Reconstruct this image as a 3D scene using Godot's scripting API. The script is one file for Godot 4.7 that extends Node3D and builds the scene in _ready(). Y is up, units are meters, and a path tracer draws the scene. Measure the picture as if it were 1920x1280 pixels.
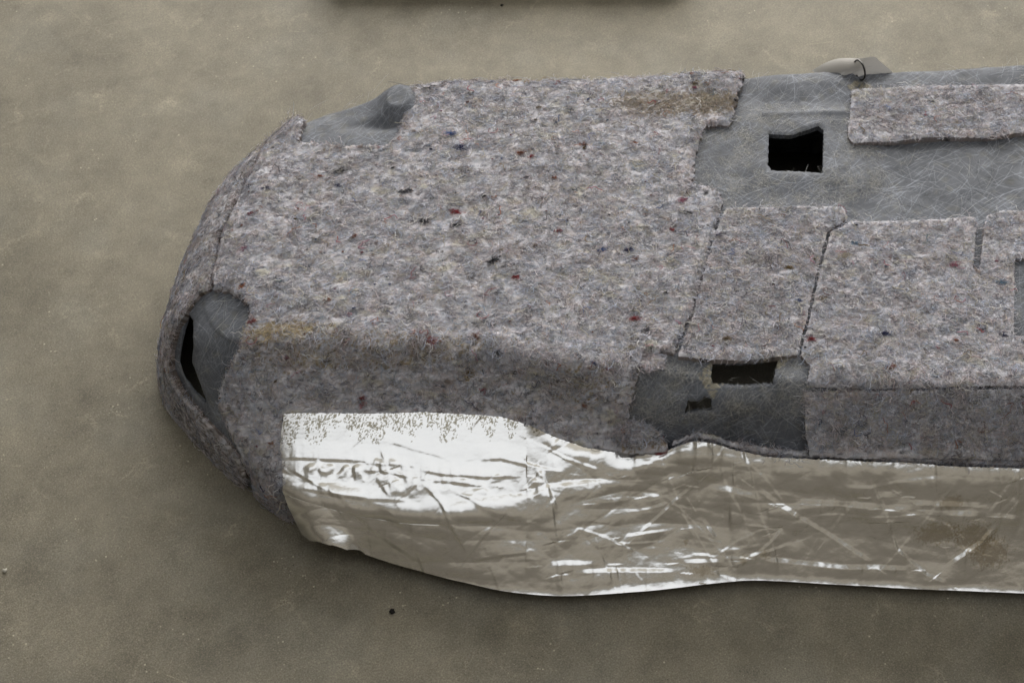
extends Node3D

const OUTLINES := {
	"main": [376,-567, 372,-539, 361,-497, 348,-448, 338,-420, 297,-412, 289,-382, 278,-338, 271,-291, 308,-280, 315,-258, 298,-196, 278,-124, 255,-46, 232,10, 224,29, 183,26, 176,54, 166,77, 161,101, 207,112, 220,142, 104,150, -44,145, -195,145, -275,163, -242,204, -272,189, -302,181, -319,172, -356,134, -394,84, -418,33, -417,17, -387,-16, -377,-48, -376,-76, -410,-107, -434,-118, -438,-140, -432,-219, -409,-315, -393,-371, -386,-425, -350,-466, -334,-479, -326,-454, -334,-406, -264,-389, -193,-385, -175,-415, -168,-447, -170,-471, -159,-523, -160,-575],
	"nose": [-390,-426, -397,-374, -413,-318, -437,-219, -441,-143, -437,-119, -459,-116, -479,-90, -503,-71, -506,-58, -491,-29, -449,23, -399,84, -358,134, -320,176, -305,186, -271,213, -307,188, -423,106, -532,-9, -579,-120, -589,-258, -487,-447],
	"patch": [318,-241, 429,-245, 493,-243, 497,-220, 465,-195, 457,-174, 441,-120, 418,-37, 403,10, 398,32, 340,40, 273,41, 230,36, 234,25, 257,-36, 279,-121, 299,-192],
	"sheet": [500,-214, 583,-216, 647,-221, 682,-225, 688,-219, 667,-124, 677,-124, 696,-203, 705,-228, 728,-236, 791,-235, 935,-239, 862,84, 535,81, 462,78, 406,75, 413,51, 402,33, 407,12, 423,-37, 445,-120, 463,-173, 469,-194],
	"sheethole": [730,-143, 786,-148, 757,0, 703,0],
	"skirt": [403,80, 462,81, 535,82, 861,89, 864,161, 704,154, 543,148, 472,146, 414,142, 407,120],
	"strip": [537,-494, 625,-501, 810,-507, 999,-517, 973,-412, 790,-398, 730,-388, 656,-386, 607,-382, 524,-375, 518,-390],
	"flap": [152,97, 175,100, 198,107, 216,118, 220,125, 211,131, 148,131],
	"scrap": [180,30, 206,26, 207,49, 180,51],
	"foil": [-321,65, -242,68, -120,71, -14,82, 23,93, 60,108, 104,119, 163,126, 215,126, 241,120, 259,118, 281,122, 311,130, 354,138, 398,142, 471,147, 544,152, 617,157, 704,160, 863,166, 877,324, 30,324, -82,290, -197,250, -284,199, -302,176, -318,151, -325,113, -324,87],
	"sq": [398,-402, 429,-398, 459,-410, 476,-418, 484,-409, 472,-318, 438,-321, 394,-323, 390,-334],
	"slot": [280,39, 315,41, 349,37, 366,24, 372,29, 361,71, 324,71, 279,68, 275,62],
	"tear": [244,82, 259,83, 267,79, 276,81, 278,92, 259,92, 240,93],
	"slit": [-477,-98, -467,-82, -465,-46, -470,-34, -458,-10, -445,16, -449,15, -471,-10, -491,-38, -498,-56, -488,-74],
	"collarunder": [224,120, 260,113, 282,117, 311,125, 356,132, 400,137, 545,146, 866,159, 867,171, 546,156, 401,148, 312,138, 259,122, 225,131],
}
const RINGS := [
	[979,231,-214, 663,231,-209, 347,231,-204, 71,231,-200, -150,222,-205, -294,212,-212, -318,210,-213, -318,210,-213, -318,210,-213, -318,210,-213, -318,210,-213, -318,210,-213, -166,221,-206, 32,230,-201, 173,231,-202, 347,231,-204, 505,231,-207, 821,231,-211, 979,231,-214],
	[1053,230,-523, 708,229,-488, 369,229,-470, 75,229,-455, -159,219,-454, -309,207,-414, -376,201,-355, -407,200,-254, -422,198,-177, -422,198,-115, -393,200,-70, -331,207,-52, -159,218,-37, 30,226,-14, 165,228,4, 329,229,14, 477,229,22, 773,230,31, 920,230,35],
	[1070,229,-590, 718,227,-550, 375,227,-529, 76,226,-511, -161,218,-508, -312,204,-458, -389,193,-386, -427,191,-262, -445,189,-169, -445,188,-93, -410,191,-38, -334,204,-16, -158,216,1, 30,223,27, 163,225,49, 325,226,62, 471,227,72, 762,229,85, 908,229,89],
	[1070,222,-594, 718,221,-554, 375,221,-533, 76,220,-516, -163,211,-513, -317,198,-463, -397,188,-386, -434,186,-262, -452,184,-168, -452,183,-93, -417,186,-37, -339,195,-7, -160,207,11, 30,213,37, 164,213,60, 325,216,73, 471,217,83, 763,218,97, 908,218,101],
	[1070,180,-615, 718,179,-575, 375,179,-554, 76,178,-541, -171,171,-538, -342,161,-488, -434,153,-389, -474,151,-261, -491,150,-163, -490,149,-92, -457,152,-32, -364,143,44, -169,149,64, 30,153,92, 172,144,119, 327,152,130, 473,155,143, 766,156,159, 912,156,163],
	[1070,96,-631, 718,95,-591, 375,95,-570, 76,95,-560, -178,92,-558, -361,86,-508, -463,83,-391, -503,83,-260, -520,83,-160, -519,83,-91, -487,85,-29, -380,90,100, -183,84,186, 30,94,191, 177,66,191, 330,75,188, 483,75,201, 776,75,214, 924,75,218],
	[1070, -3, -640, 718, -3, -600, 375, -3, -579, 76, -3, -571, -181, -3, -568, -372, -3, -518, -479, -3, -392, -520, -3, -260, -536, -3, -158, -536, -3, -90, -504, -3, -27, -395, -3, 91, -194, -3, 207, 30, -3, 272, 180, -3, 274, 332, -3, 253, 497, -3, 261, 781, -3, 275, 930, -3, 278],
]
const ALONG := [0, 354, 698, 997, 1235, 1394, 1501, 1630, 1725, 1800, 1866, 1946, 2123, 2313, 2448, 2610, 2756, 3048, 3193]
const HEM := [-315, 36, 168, -193, 19, 219, 30, 9, 277]
const CREASES := [
	[-324,117, -261,124, -224,126, -195,131, -134,137],
	[-213,138, -179,142, -127,154, -67,163, -29,168],
	[-130,142, -97,150, -37,156, 15,155],
	[-127,156, -100,184, -82,205, -59,231],
	[-315,129, -269,158, -239,171, -194,196, -128,230],
	[-127,156, -149,174],
	[-191,146, -164,180],
	[30,145, 42,155, 63,201],
	[259,124, 256,143, 259,155],
	[259,155, 228,171, 175,209],
	[267,159, 309,165, 355,176],
	[386,179, 429,182, 514,188],
	[504,178, 538,179],
	[544,179, 562,186, 656,190, 665,188],
	[518,188, 560,190],
	[570,194, 655,197],
	[656,199, 674,198, 713,202],
	[341,164, 387,186, 437,208, 508,242],
	[491,159, 518,189, 539,228, 581,253, 617,264],
	[681,201, 653,224, 606,248],
	[236,240, 301,235],
	[83,256, 132,253, 231,251],
	[45,248, 128,245],
	[152,213, 194,206, 234,201],
	[119,178, 165,170],
	[179,167, 202,166, 223,160],
	[344,232, 461,244, 557,247],
	[-300,155, -254,167, -195,176, -141,182],
	[-82,171, -40,192, 18,202],
	[-60,238, 1,235, 37,233],
	[309,165, 309,214],
	[262,185, 292,219],
	[684,184, 711,193],
	[29,114, 74,133, 127,144],
	[37,169, 82,163, 141,150]
]
const FLECKS := [
	["navy", -81, -370, 15],
	["red", -83, -237, 9],
	["black", -27, -138, 13],
	["red", 5, -106, 7],
	["blue", 131, -156, 8],
	["orange", 187, -374, 7],
	["pink", -395, -181, 9],
	["black", -440, -269, 11],
	["red", -113, 1, 12],
	["red", -212, 56, 7],
	["black", -461, -182, 7],
	["pale", -92, 47, 7],
	["dark", -131, -221, 12],
	["dark", -263, -332, 14],
	["ochre", -60, 37, 9],
	["ochre", 399, -122, 8],
	["cream", 482, -146, 14],
	["red", 418, 8, 7],
	["pink", 255, -254, 8],
	["red", 173, -30, 9],
	["pink", 640, -129, 9],
	["sky", 502, -171, 8],
	["navy", 170, -156, 9],
	["dark", -160, -280, 14],
	["navy", -373, -301, 8],
	["rust", 13, -353, 8],
	["blue", -94, -401, 10],
	["red", 208, 127, 8],
	["dark", 187, -9, 10],
	["cream", 163, 23, 9],
	["ochre", 301, 6, 7],
	["rust", 522, 57, 9],
	["navy", 523, -3, 8],
	["sky", 703, -94, 9]
]
const ACROSS := [0.0, 0.82, 1.0, 1.1, 1.5, 1.9, 2.3]

var rng := RandomNumberGenerator.new()
var foil_area: PackedVector2Array
var n_big: FastNoiseLite
var n_mid: FastNoiseLite
var n_fine: FastNoiseLite
var n_hue: FastNoiseLite
var n_wad: FastNoiseLite
var n_grain: FastNoiseLite
var n_fold: FastNoiseLite
var n_cell: FastNoiseLite


func _ready() -> void:
	rng.seed = 20
	# ---- camera, light, exposure
	var eye := Camera3D.new()
	eye.name = "camera"
	add_child(eye)
	eye.look_at_from_position(Vector3(0, 2.1162, 1.4776), Vector3(0, 0.225, 0))
	eye.fov = 22.62
	eye.near = 0.05
	eye.far = 200.0
	var optics := CameraAttributesPhysical.new()
	optics.frustum_focal_length = 60.0
	optics.frustum_focus_distance = 2.42
	optics.frustum_near = 0.05
	optics.frustum_far = 200.0
	optics.exposure_aperture = 8.0
	eye.attributes = optics
	var air := WorldEnvironment.new()
	air.name = "surroundings"
	var env := Environment.new()
	env.background_mode = Environment.BG_COLOR
	env.background_color = Color(0.158, 0.146, 0.123).linear_to_srgb()
	env.tonemap_mode = Environment.TONE_MAPPER_LINEAR
	env.tonemap_exposure = 1.12
	env.sdfgi_enabled = true
	env.ssao_enabled = true
	env.ssil_enabled = true
	air.environment = env
	add_child(air)
	area_lamp("ceiling_lamp", "long white light strip under the hall ceiling above the cover, outside the frame", Vector3(0.3, 4.0, 1.15), Vector3(0.3, 0.0, 1.15), Vector2(6.0, 2.7), 0.48, Color(0.97, 0.985, 1.0))
	area_lamp("window_lamp", "tall bright frosted window lamp standing far behind the cover, outside the frame", Vector3(0.8, 2.45, -5.0), Vector3(0.3, 0.5, 0.0), Vector2(7.0, 3.1), 4.7, Color(1.0, 0.985, 0.96))
	setup_noise()
	# ---- the hall wall behind the viewer, which the foil mirrors
	var plaster := StandardMaterial3D.new()
	plaster.albedo_color = Color(0.56, 0.54, 0.50)
	plaster.roughness = 0.9
	var slab := BoxMesh.new()
	slab.size = Vector3(14.0, 3.9, 0.2)
	var hall := put("hall_wall", slab, plaster, self, "plain greyish plaster wall of the hall behind the viewer", "structure")
	hall.position = Vector3(0.0, 1.95, 3.4)
	var added_band_mat := StandardMaterial3D.new()  # unseen darker band, added so steep foil facets mirror a darker tone
	added_band_mat.albedo_color = Color(0.40, 0.38, 0.345)
	added_band_mat.roughness = 0.7
	var board := BoxMesh.new()
	board.size = Vector3(14.0, 1.55, 0.03)
	var added_band := put("added_wall_band", board, added_band_mat, hall, "darker lower wall band, unseen, added for the foil reflections")
	added_band.position = Vector3(0.0, -1.175, -0.115)
	var whitewash := StandardMaterial3D.new()
	whitewash.albedo_color = Color(0.86, 0.85, 0.82)
	whitewash.roughness = 0.9
	var lid := BoxMesh.new()
	lid.size = Vector3(14.0, 0.2, 9.0)
	var hall_top := put("hall_ceiling", lid, whitewash, self, "pale hall ceiling above the cover, which carries the light strip", "structure")
	hall_top.position = Vector3(0.0, 4.25, -1.0)
	# ---- the floor
	build_floor()
	# ---- the insulated cover
	build_cover()
	# ---- small things
	build_tag()
	build_black_part()
	build_crumbs()


# ------------------------------------------------------------------ helpers
func noise(s: int, period: float, octaves := 1, kind := FastNoiseLite.TYPE_SIMPLEX) -> FastNoiseLite:
	var n := FastNoiseLite.new()
	n.seed = s
	n.noise_type = kind
	n.frequency = 1.0 / period
	n.fractal_type = FastNoiseLite.FRACTAL_FBM if octaves > 1 else FastNoiseLite.FRACTAL_NONE
	n.fractal_octaves = octaves
	return n


func setup_noise() -> void:
	n_big = noise(1, 0.13, 2)
	n_mid = noise(2, 0.032, 2)
	n_fine = noise(3, 0.010, 2)
	n_hue = noise(4, 0.024, 2)
	n_wad = noise(5, 0.017, 2)
	n_grain = noise(6, 0.0062, 2)
	n_fold = noise(7, 1.0)
	n_cell = noise(8, 0.045, 1, FastNoiseLite.TYPE_CELLULAR)
	n_cell.cellular_return_type = FastNoiseLite.RETURN_DISTANCE
	n_cell.cellular_jitter = 0.95


func flat_points(list: Array) -> PackedVector2Array:
	var p := PackedVector2Array()
	for k in range(0, list.size(), 2):
		p.append(Vector2(list[k], list[k + 1]) * 0.001)
	return p


func outline(key: String) -> PackedVector2Array:
	return flat_points(OUTLINES[key])


func thing(called: String, label: String, category: String, at := Vector3.ZERO) -> Node3D:
	var o := Node3D.new()
	o.name = called
	o.position = at
	o.set_meta("label", label)
	o.set_meta("category", category)
	add_child(o, true)
	return o


func put(called: String, mesh: Mesh, mat: Material, parent: Node, label := "", kind := "") -> MeshInstance3D:
	var o := MeshInstance3D.new()
	o.name = called
	o.mesh = mesh
	o.material_override = mat
	if label:
		o.set_meta("label", label)
	if kind:
		o.set_meta("kind", kind)
	parent.add_child(o, true)
	return o


func area_lamp(called: String, label: String, at: Vector3, target: Vector3, size: Vector2, radiance: float, tint: Color) -> void:
	var t := thing(called, label, "lamp", at)
	var aim := (target - at).normalized()
	var side := Vector3.UP if absf(aim.y) < 0.9 else Vector3.FORWARD
	t.look_at(target, side)
	var glow := StandardMaterial3D.new()
	glow.albedo_color = Color(0.8, 0.8, 0.8)
	glow.emission_enabled = true
	glow.emission = tint
	glow.emission_energy_multiplier = radiance * 0.5
	var shade := StandardMaterial3D.new()
	shade.albedo_color = Color(0.6, 0.6, 0.6)
	shade.roughness = 0.6
	var b := BoxMesh.new()
	b.size = Vector3(size.x, size.y, 0.01)
	var lamp_face := put("lamp_face", b, glow, t)
	lamp_face.position = Vector3(0, 0, 0.02)
	var c := BoxMesh.new()
	c.size = Vector3(size.x + 0.08, size.y + 0.08, 0.06)
	var casing := put("lamp_casing", c, shade, t)
	casing.position = Vector3(0, 0, 0.06)
	var l := AreaLight3D.new()
	l.name = "light"
	l.area_size = size
	l.area_normalize_energy = false
	l.light_energy = radiance / PI
	l.light_color = tint
	l.shadow_enabled = true
	l.area_range = 30.0
	l.area_attenuation = 2.0
	t.add_child(l)


func noise_texture(n: FastNoiseLite, dark: float, light: float, size := 512) -> NoiseTexture2D:
	var t := NoiseTexture2D.new()
	t.width = size
	t.height = size
	t.seamless = true
	t.noise = n
	var ramp := Gradient.new()
	ramp.set_color(0, Color(dark, dark, dark))
	ramp.set_color(1, Color(light, light, light))
	t.color_ramp = ramp
	return t


func pixel_noise(s: int, period_px: float, octaves := 3) -> FastNoiseLite:
	return noise(s, period_px, octaves)


# ------------------------------------------------------------------ the moulded form: rings of points swept round it
func hermite(a: Vector3, b: Vector3, ta: Vector3, tb: Vector3, h: float, u: float) -> Vector3:
	var v := 1.0 - u
	return a * ((1.0 + 2.0 * u) * v * v) + b * (u * u * (3.0 - 2.0 * u)) + ta * (h * u * v * v) - tb * (h * u * u * v)


func tangents(p: PackedVector3Array, k: Array) -> PackedVector3Array:
	var n := p.size()
	var m := PackedVector3Array()
	m.resize(n)
	for i in n:
		if i == 0:
			m[i] = (p[1] - p[0]) / (k[1] - k[0])
		elif i == n - 1:
			m[i] = (p[i] - p[i - 1]) / (k[i] - k[i - 1])
		else:
			var a: float = k[i] - k[i - 1]
			var c: float = k[i + 1] - k[i]
			m[i] = ((p[i] - p[i - 1]) / a * c + (p[i + 1] - p[i]) / c * a) / (a + c)
	return m


func along(p: PackedVector3Array, m: PackedVector3Array, k: Array, t: float) -> Vector3:
	var j := 0
	while j < k.size() - 2 and t >= k[j + 1]:
		j += 1
	var h: float = k[j + 1] - k[j]
	return hermite(p[j], p[j + 1], m[j], m[j + 1], h, (t - k[j]) / h)


func form(ns: int, nr: int, s0: float, s1: float, r0: float, r1: float, flange := false) -> Dictionary:
	var rings := []
	var slopes := []
	var ks := []
	for v in ALONG:
		ks.append(v * 0.001)
	for ring in RINGS:
		var p := PackedVector3Array()
		for k in range(0, ring.size(), 3):
			p.append(Vector3(ring[k], ring[k + 1], ring[k + 2]) * 0.001)
		if flange and rings.size() == 6:
			for k in p.size():
				p[k].y = maxf(p[k].y, 0.007)
			for k in 3:
				p[11 + k] = Vector3(HEM[k * 3], HEM[k * 3 + 1], HEM[k * 3 + 2]) * 0.001
		rings.append(p)
		slopes.append(tangents(p, ks))
	var P := PackedVector3Array()
	P.resize(ns * nr)
	for i in ns:
		var s := lerpf(s0, s1, float(i) / (ns - 1))
		var q := PackedVector3Array()
		for r in 7:
			q.append(along(rings[r], slopes[r], ks, s))
		var m := tangents(q, ACROSS)
		var flat := 1.0 - smoothstep(ks[13] - 0.02, ks[14] - 0.02, s) if flange else 0.0
		for j in nr:
			var r := lerpf(r0, r1, float(j) / (nr - 1))
			var v := along(q, m, ACROSS, r)
			if flat > 0.0:
				var upper := q[4] + (q[5] - q[4]) * ((r - 1.5) / 0.4)
				var lower := q[5] + (q[6] - q[5]) * ((r - 1.9) / 0.4)
				v = v.lerp(upper.lerp(lower, smoothstep(1.84, 1.96, r)), flat)
			P[j * ns + i] = v
	var N := PackedVector3Array()
	N.resize(ns * nr)
	for j in nr:
		var ja := maxi(j - 1, 0) * ns
		var jb := mini(j + 1, nr - 1) * ns
		for i in ns:
			var n := (P[jb + i] - P[ja + i]).cross(P[j * ns + mini(i + 1, ns - 1)] - P[j * ns + maxi(i - 1, 0)])
			N[j * ns + i] = n.normalized() if n.length_squared() > 1e-16 else Vector3.UP
	return {"P": P, "N": N, "ns": ns, "nr": nr}


func nearest_on(p: Vector2, loops: Array) -> Vector2:
	var best := p
	var least := 1e9
	for loop: PackedVector2Array in loops:
		var n := loop.size()
		for k in n:
			var q := Geometry2D.get_closest_point_to_segment(p, loop[k], loop[(k + 1) % n])
			var d := q.distance_squared_to(p)
			if d < least:
				least = d
				best = q
	return best


# A piece of sheet cut along outlines in plan, lying on the form: its upper face, rounded at the cut, and the cut edge itself.
# shape(p, n) gives the relief in metres, tint(p, n) the colour.
func sheet(f: Dictionary, keep: PackedVector2Array, holes: Array, thick: float, round_at: float, ragged: float, depth: float, shape: Callable, tint: Callable) -> Dictionary:
	var P: PackedVector3Array = f.P
	var N: PackedVector3Array = f.N
	var ns: int = f.ns
	var nr: int = f.nr
	var total := ns * nr
	var mask := PackedByteArray()
	mask.resize(total)
	var box := Rect2()
	if keep.size():
		box = Rect2(keep[0], Vector2.ZERO)
		for p in keep:
			box = box.expand(p)
	var hole_boxes := []
	for h: PackedVector2Array in holes:
		var hb := Rect2(h[0], Vector2.ZERO)
		for p in h:
			hb = hb.expand(p)
		hole_boxes.append(hb)
	for k in total:
		var v := P[k]
		var p := Vector2(v.x, v.z)
		if keep.size() and not (box.has_point(p) and Geometry2D.is_point_in_polygon(p, keep)):
			continue
		var ok := true
		for h in holes.size():
			if hole_boxes[h].has_point(p) and Geometry2D.is_point_in_polygon(p, holes[h]):
				ok = false
				break
		if ok:
			mask[k] = 1
	# rings inwards from the cut: 1 on the cut, 2 beside it ...
	var ring := PackedByteArray()
	ring.resize(total)
	var edge := PackedInt32Array()
	for j in nr:
		for i in ns:
			var k := j * ns + i
			if not mask[k]:
				continue
			var out := false
			for dj in [-1, 0, 1]:
				var jj: int = j + dj
				if jj < 0 or jj >= nr:
					continue
				for di in [-1, 0, 1]:
					var ii: int = i + di
					if ii >= 0 and ii < ns and not mask[jj * ns + ii]:
						out = true
			if out:
				ring[k] = 1
				edge.append(k)
	var front := edge
	for step in [2, 3, 4]:
		var next := PackedInt32Array()
		for k in front:
			var i := k % ns
			for q in [k - ns if k >= ns else k, k + ns if k + ns < total else k, k - 1 if i > 0 else k, k + 1 if i < ns - 1 else k]:
				if mask[q] and not ring[q]:
					ring[q] = step
					next.append(q)
		front = next
	var loops := [keep] if keep.size() else []
	loops.append_array(holes)
	var place := PackedInt32Array()
	place.resize(total)
	place.fill(-1)
	var pos := PackedVector3Array()
	var base := PackedVector3Array()
	var nor := PackedVector3Array()
	var col := PackedColorArray()
	var cell := 0.002
	for k in total:
		if not mask[k]:
			continue
		var v := P[k]
		var n := N[k]
		if ring[k] == 1:
			var p := Vector2(v.x, v.z)
			var q := nearest_on(p, loops)
			if ragged > 0.0:
				q += Vector2(n_fine.get_noise_2d(q.x * 1.3 + 3.0, q.y * 1.3), n_fine.get_noise_2d(q.x * 1.3, q.y * 1.3 + 7.0)) * ragged * clampf(n.y, 0.15, 1.0)
			var d := q - p
			if d.length() < 0.006:
				v += Vector3(d.x, -(n.x * d.x + n.z * d.y) / maxf(n.y, 0.22), d.y)
		var drop := 0.0
		if ring[k] and round_at > 0.0:
			var into := minf((ring[k] - 1) * cell, round_at)
			drop = round_at - sqrt(maxf(round_at * round_at - (round_at - into) * (round_at - into), 0.0))
		place[k] = pos.size()
		base.append(v)
		pos.append(v + n * (thick - drop + shape.call(v, n)))
		nor.append(Vector3.ZERO)
		col.append(tint.call(v, n))
	var idx := PackedInt32Array()
	var quad := PackedByteArray()
	quad.resize(total)
	for j in nr - 1:
		for i in ns - 1:
			var k := j * ns + i
			var a := place[k]
			var b := place[k + 1]
			var c := place[k + ns]
			var d := place[k + ns + 1]
			if a < 0 or b < 0 or c < 0 or d < 0:
				continue
			quad[k] = 1
			var n1 := (pos[c] - pos[a]).cross(pos[b] - pos[a])
			var n2 := (pos[c] - pos[b]).cross(pos[d] - pos[b])
			nor[a] += n1
			nor[b] += n1 + n2
			nor[c] += n1 + n2
			nor[d] += n2
			idx.append_array([a, b, c, b, d, c])
	var weight := PackedFloat32Array()
	weight.resize(nor.size())
	for k in nor.size():
		weight[k] = nor[k].length()
		nor[k] = nor[k].normalized() if nor[k].length_squared() > 1e-18 else Vector3.UP
	var count := pos.size()
	var top_nor := nor.duplicate()
	if depth > 0.0:
		for j in nr:
			for i in ns:
				var k := j * ns + i
				if place[k] < 0:
					continue
				# the edges to the right of and below this corner
				if i < ns - 1 and place[k + 1] >= 0 and j > 0 and j < nr - 1:
					var below := quad[k] == 1
					var above := quad[k - ns] == 1
					if below != above:
						wall(place[k], place[k + 1], base, N[k], N[k + 1], P[k + ns] - P[k] if above else P[k - ns] - P[k], depth, thick, pos, nor, col, idx)
				if j < nr - 1 and place[k + ns] >= 0 and i > 0 and i < ns - 1:
					var right := quad[k] == 1
					var left := quad[k - 1] == 1
					if right != left:
						wall(place[k], place[k + ns], base, N[k], N[k + ns], P[k + 1] - P[k] if left else P[k - 1] - P[k], depth, thick, pos, nor, col, idx)
	var arrays := []
	arrays.resize(Mesh.ARRAY_MAX)
	arrays[Mesh.ARRAY_VERTEX] = pos
	arrays[Mesh.ARRAY_NORMAL] = nor
	arrays[Mesh.ARRAY_COLOR] = col
	arrays[Mesh.ARRAY_INDEX] = idx
	var mesh := ArrayMesh.new()
	mesh.add_surface_from_arrays(Mesh.PRIMITIVE_TRIANGLES, arrays)
	return {"mesh": mesh, "pos": pos, "nor": top_nor, "weight": weight, "count": count, "loops": loops}


var cut_tone := Color(0.8, 0.8, 0.8)

func wall(a: int, b: int, base: PackedVector3Array, na: Vector3, nb: Vector3, away: Vector3, depth: float, thick: float, pos: PackedVector3Array, nor: PackedVector3Array, col: PackedColorArray, idx: PackedInt32Array) -> void:
	var low_a := base[a] + na * (thick - depth)
	var low_b := base[b] + nb * (thick - depth)
	var n := (pos[b] - pos[a]).cross(low_a - pos[a])
	if n.length_squared() < 1e-18:
		return
	n = n.normalized()
	var turned := n.dot(away) < 0.0
	if turned:
		n = -n
	var at := pos.size()
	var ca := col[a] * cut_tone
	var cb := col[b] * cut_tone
	pos.append_array([pos[a], pos[b], low_a, low_b])
	nor.append_array([n, n, n, n])
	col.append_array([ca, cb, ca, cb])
	# clockwise seen from outside
	if turned:
		idx.append_array([at, at + 1, at + 2, at + 1, at + 3, at + 2])
	else:
		idx.append_array([at, at + 2, at + 1, at + 1, at + 2, at + 3])


# ------------------------------------------------------------------ the floor
func build_floor() -> void:
	var xs := PackedFloat32Array([-40.0, -12.0, -5.0, -2.5])
	for k in 376:
		xs.append(-1.2 + k * 0.0064)
	xs.append_array([2.5, 5.0, 12.0, 40.0])
	var zs := PackedFloat32Array([-40.0, -12.0, -5.0, -2.5, -1.8])
	for k in 282:
		zs.append(-1.25 + k * 0.0064)
	zs.append_array([1.5, 3.0, 8.0, 40.0])
	var n_cloud := noise(31, 0.42, 4)
	var n_blot := noise(32, 0.16, 3)
	var n_tone := noise(33, 0.3, 3)
	var n_patch := noise(35, 0.055, 3)
	var n_dust := noise(34, 0.016, 2)
	var pos := PackedVector3Array()
	var nor := PackedVector3Array()
	var col := PackedColorArray()
	var uv := PackedVector2Array()
	for z in zs:
		for x in xs:
			pos.append(Vector3(x, 0, z))
			nor.append(Vector3.UP)
			var a := n_cloud.get_noise_2d(x, z)
			var b := n_blot.get_noise_2d(x, z)
			var t := n_tone.get_noise_2d(x + 5.0, z)
			var d := n_dust.get_noise_2d(x, z)
			var v := 1.0 + 0.19 * a + 0.16 * b + 0.13 * n_patch.get_noise_2d(x, z) + 0.07 * d
			var c := Color(0.242, 0.221, 0.172) * v
			c = c.lerp(Color(0.220, 0.214, 0.184) * v, clampf(t * 0.5 + 0.25 * b, 0.0, 0.35))
			c.a = 1.0
			col.append(c)
			uv.append(Vector2(x + 1.1, z + 1.3) / 2.4)
	var idx := PackedInt32Array()
	var w := xs.size()
	for j in zs.size() - 1:
		for i in w - 1:
			var k := j * w + i
			idx.append_array([k, k + 1, k + w, k + 1, k + w + 1, k + w])
	var arrays := []
	arrays.resize(Mesh.ARRAY_MAX)
	arrays[Mesh.ARRAY_VERTEX] = pos
	arrays[Mesh.ARRAY_NORMAL] = nor
	arrays[Mesh.ARRAY_COLOR] = col
	arrays[Mesh.ARRAY_TEX_UV] = uv
	arrays[Mesh.ARRAY_TEX_UV2] = uv
	arrays[Mesh.ARRAY_INDEX] = idx
	var mesh := ArrayMesh.new()
	mesh.add_surface_from_arrays(Mesh.PRIMITIVE_TRIANGLES, arrays)
	var m := StandardMaterial3D.new()
	m.vertex_color_use_as_albedo = true
	m.albedo_texture = noise_texture(pixel_noise(41, 4.0, 5), 0.72, 1.0, 1024)
	m.uv1_scale = Vector3(2.6, 2.6, 2.6)
	m.roughness = 0.62
	m.metallic_specular = 0.4
	m.detail_enabled = true
	m.detail_blend_mode = BaseMaterial3D.BLEND_MODE_MIX
	m.detail_uv_layer = BaseMaterial3D.DETAIL_UV_2
	m.detail_albedo = scratches()
	var o := put("floor", mesh, m, self, "", "structure")
	o.set_meta("label", "bare greyish brown concrete floor with pale scratches and specks")


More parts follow.
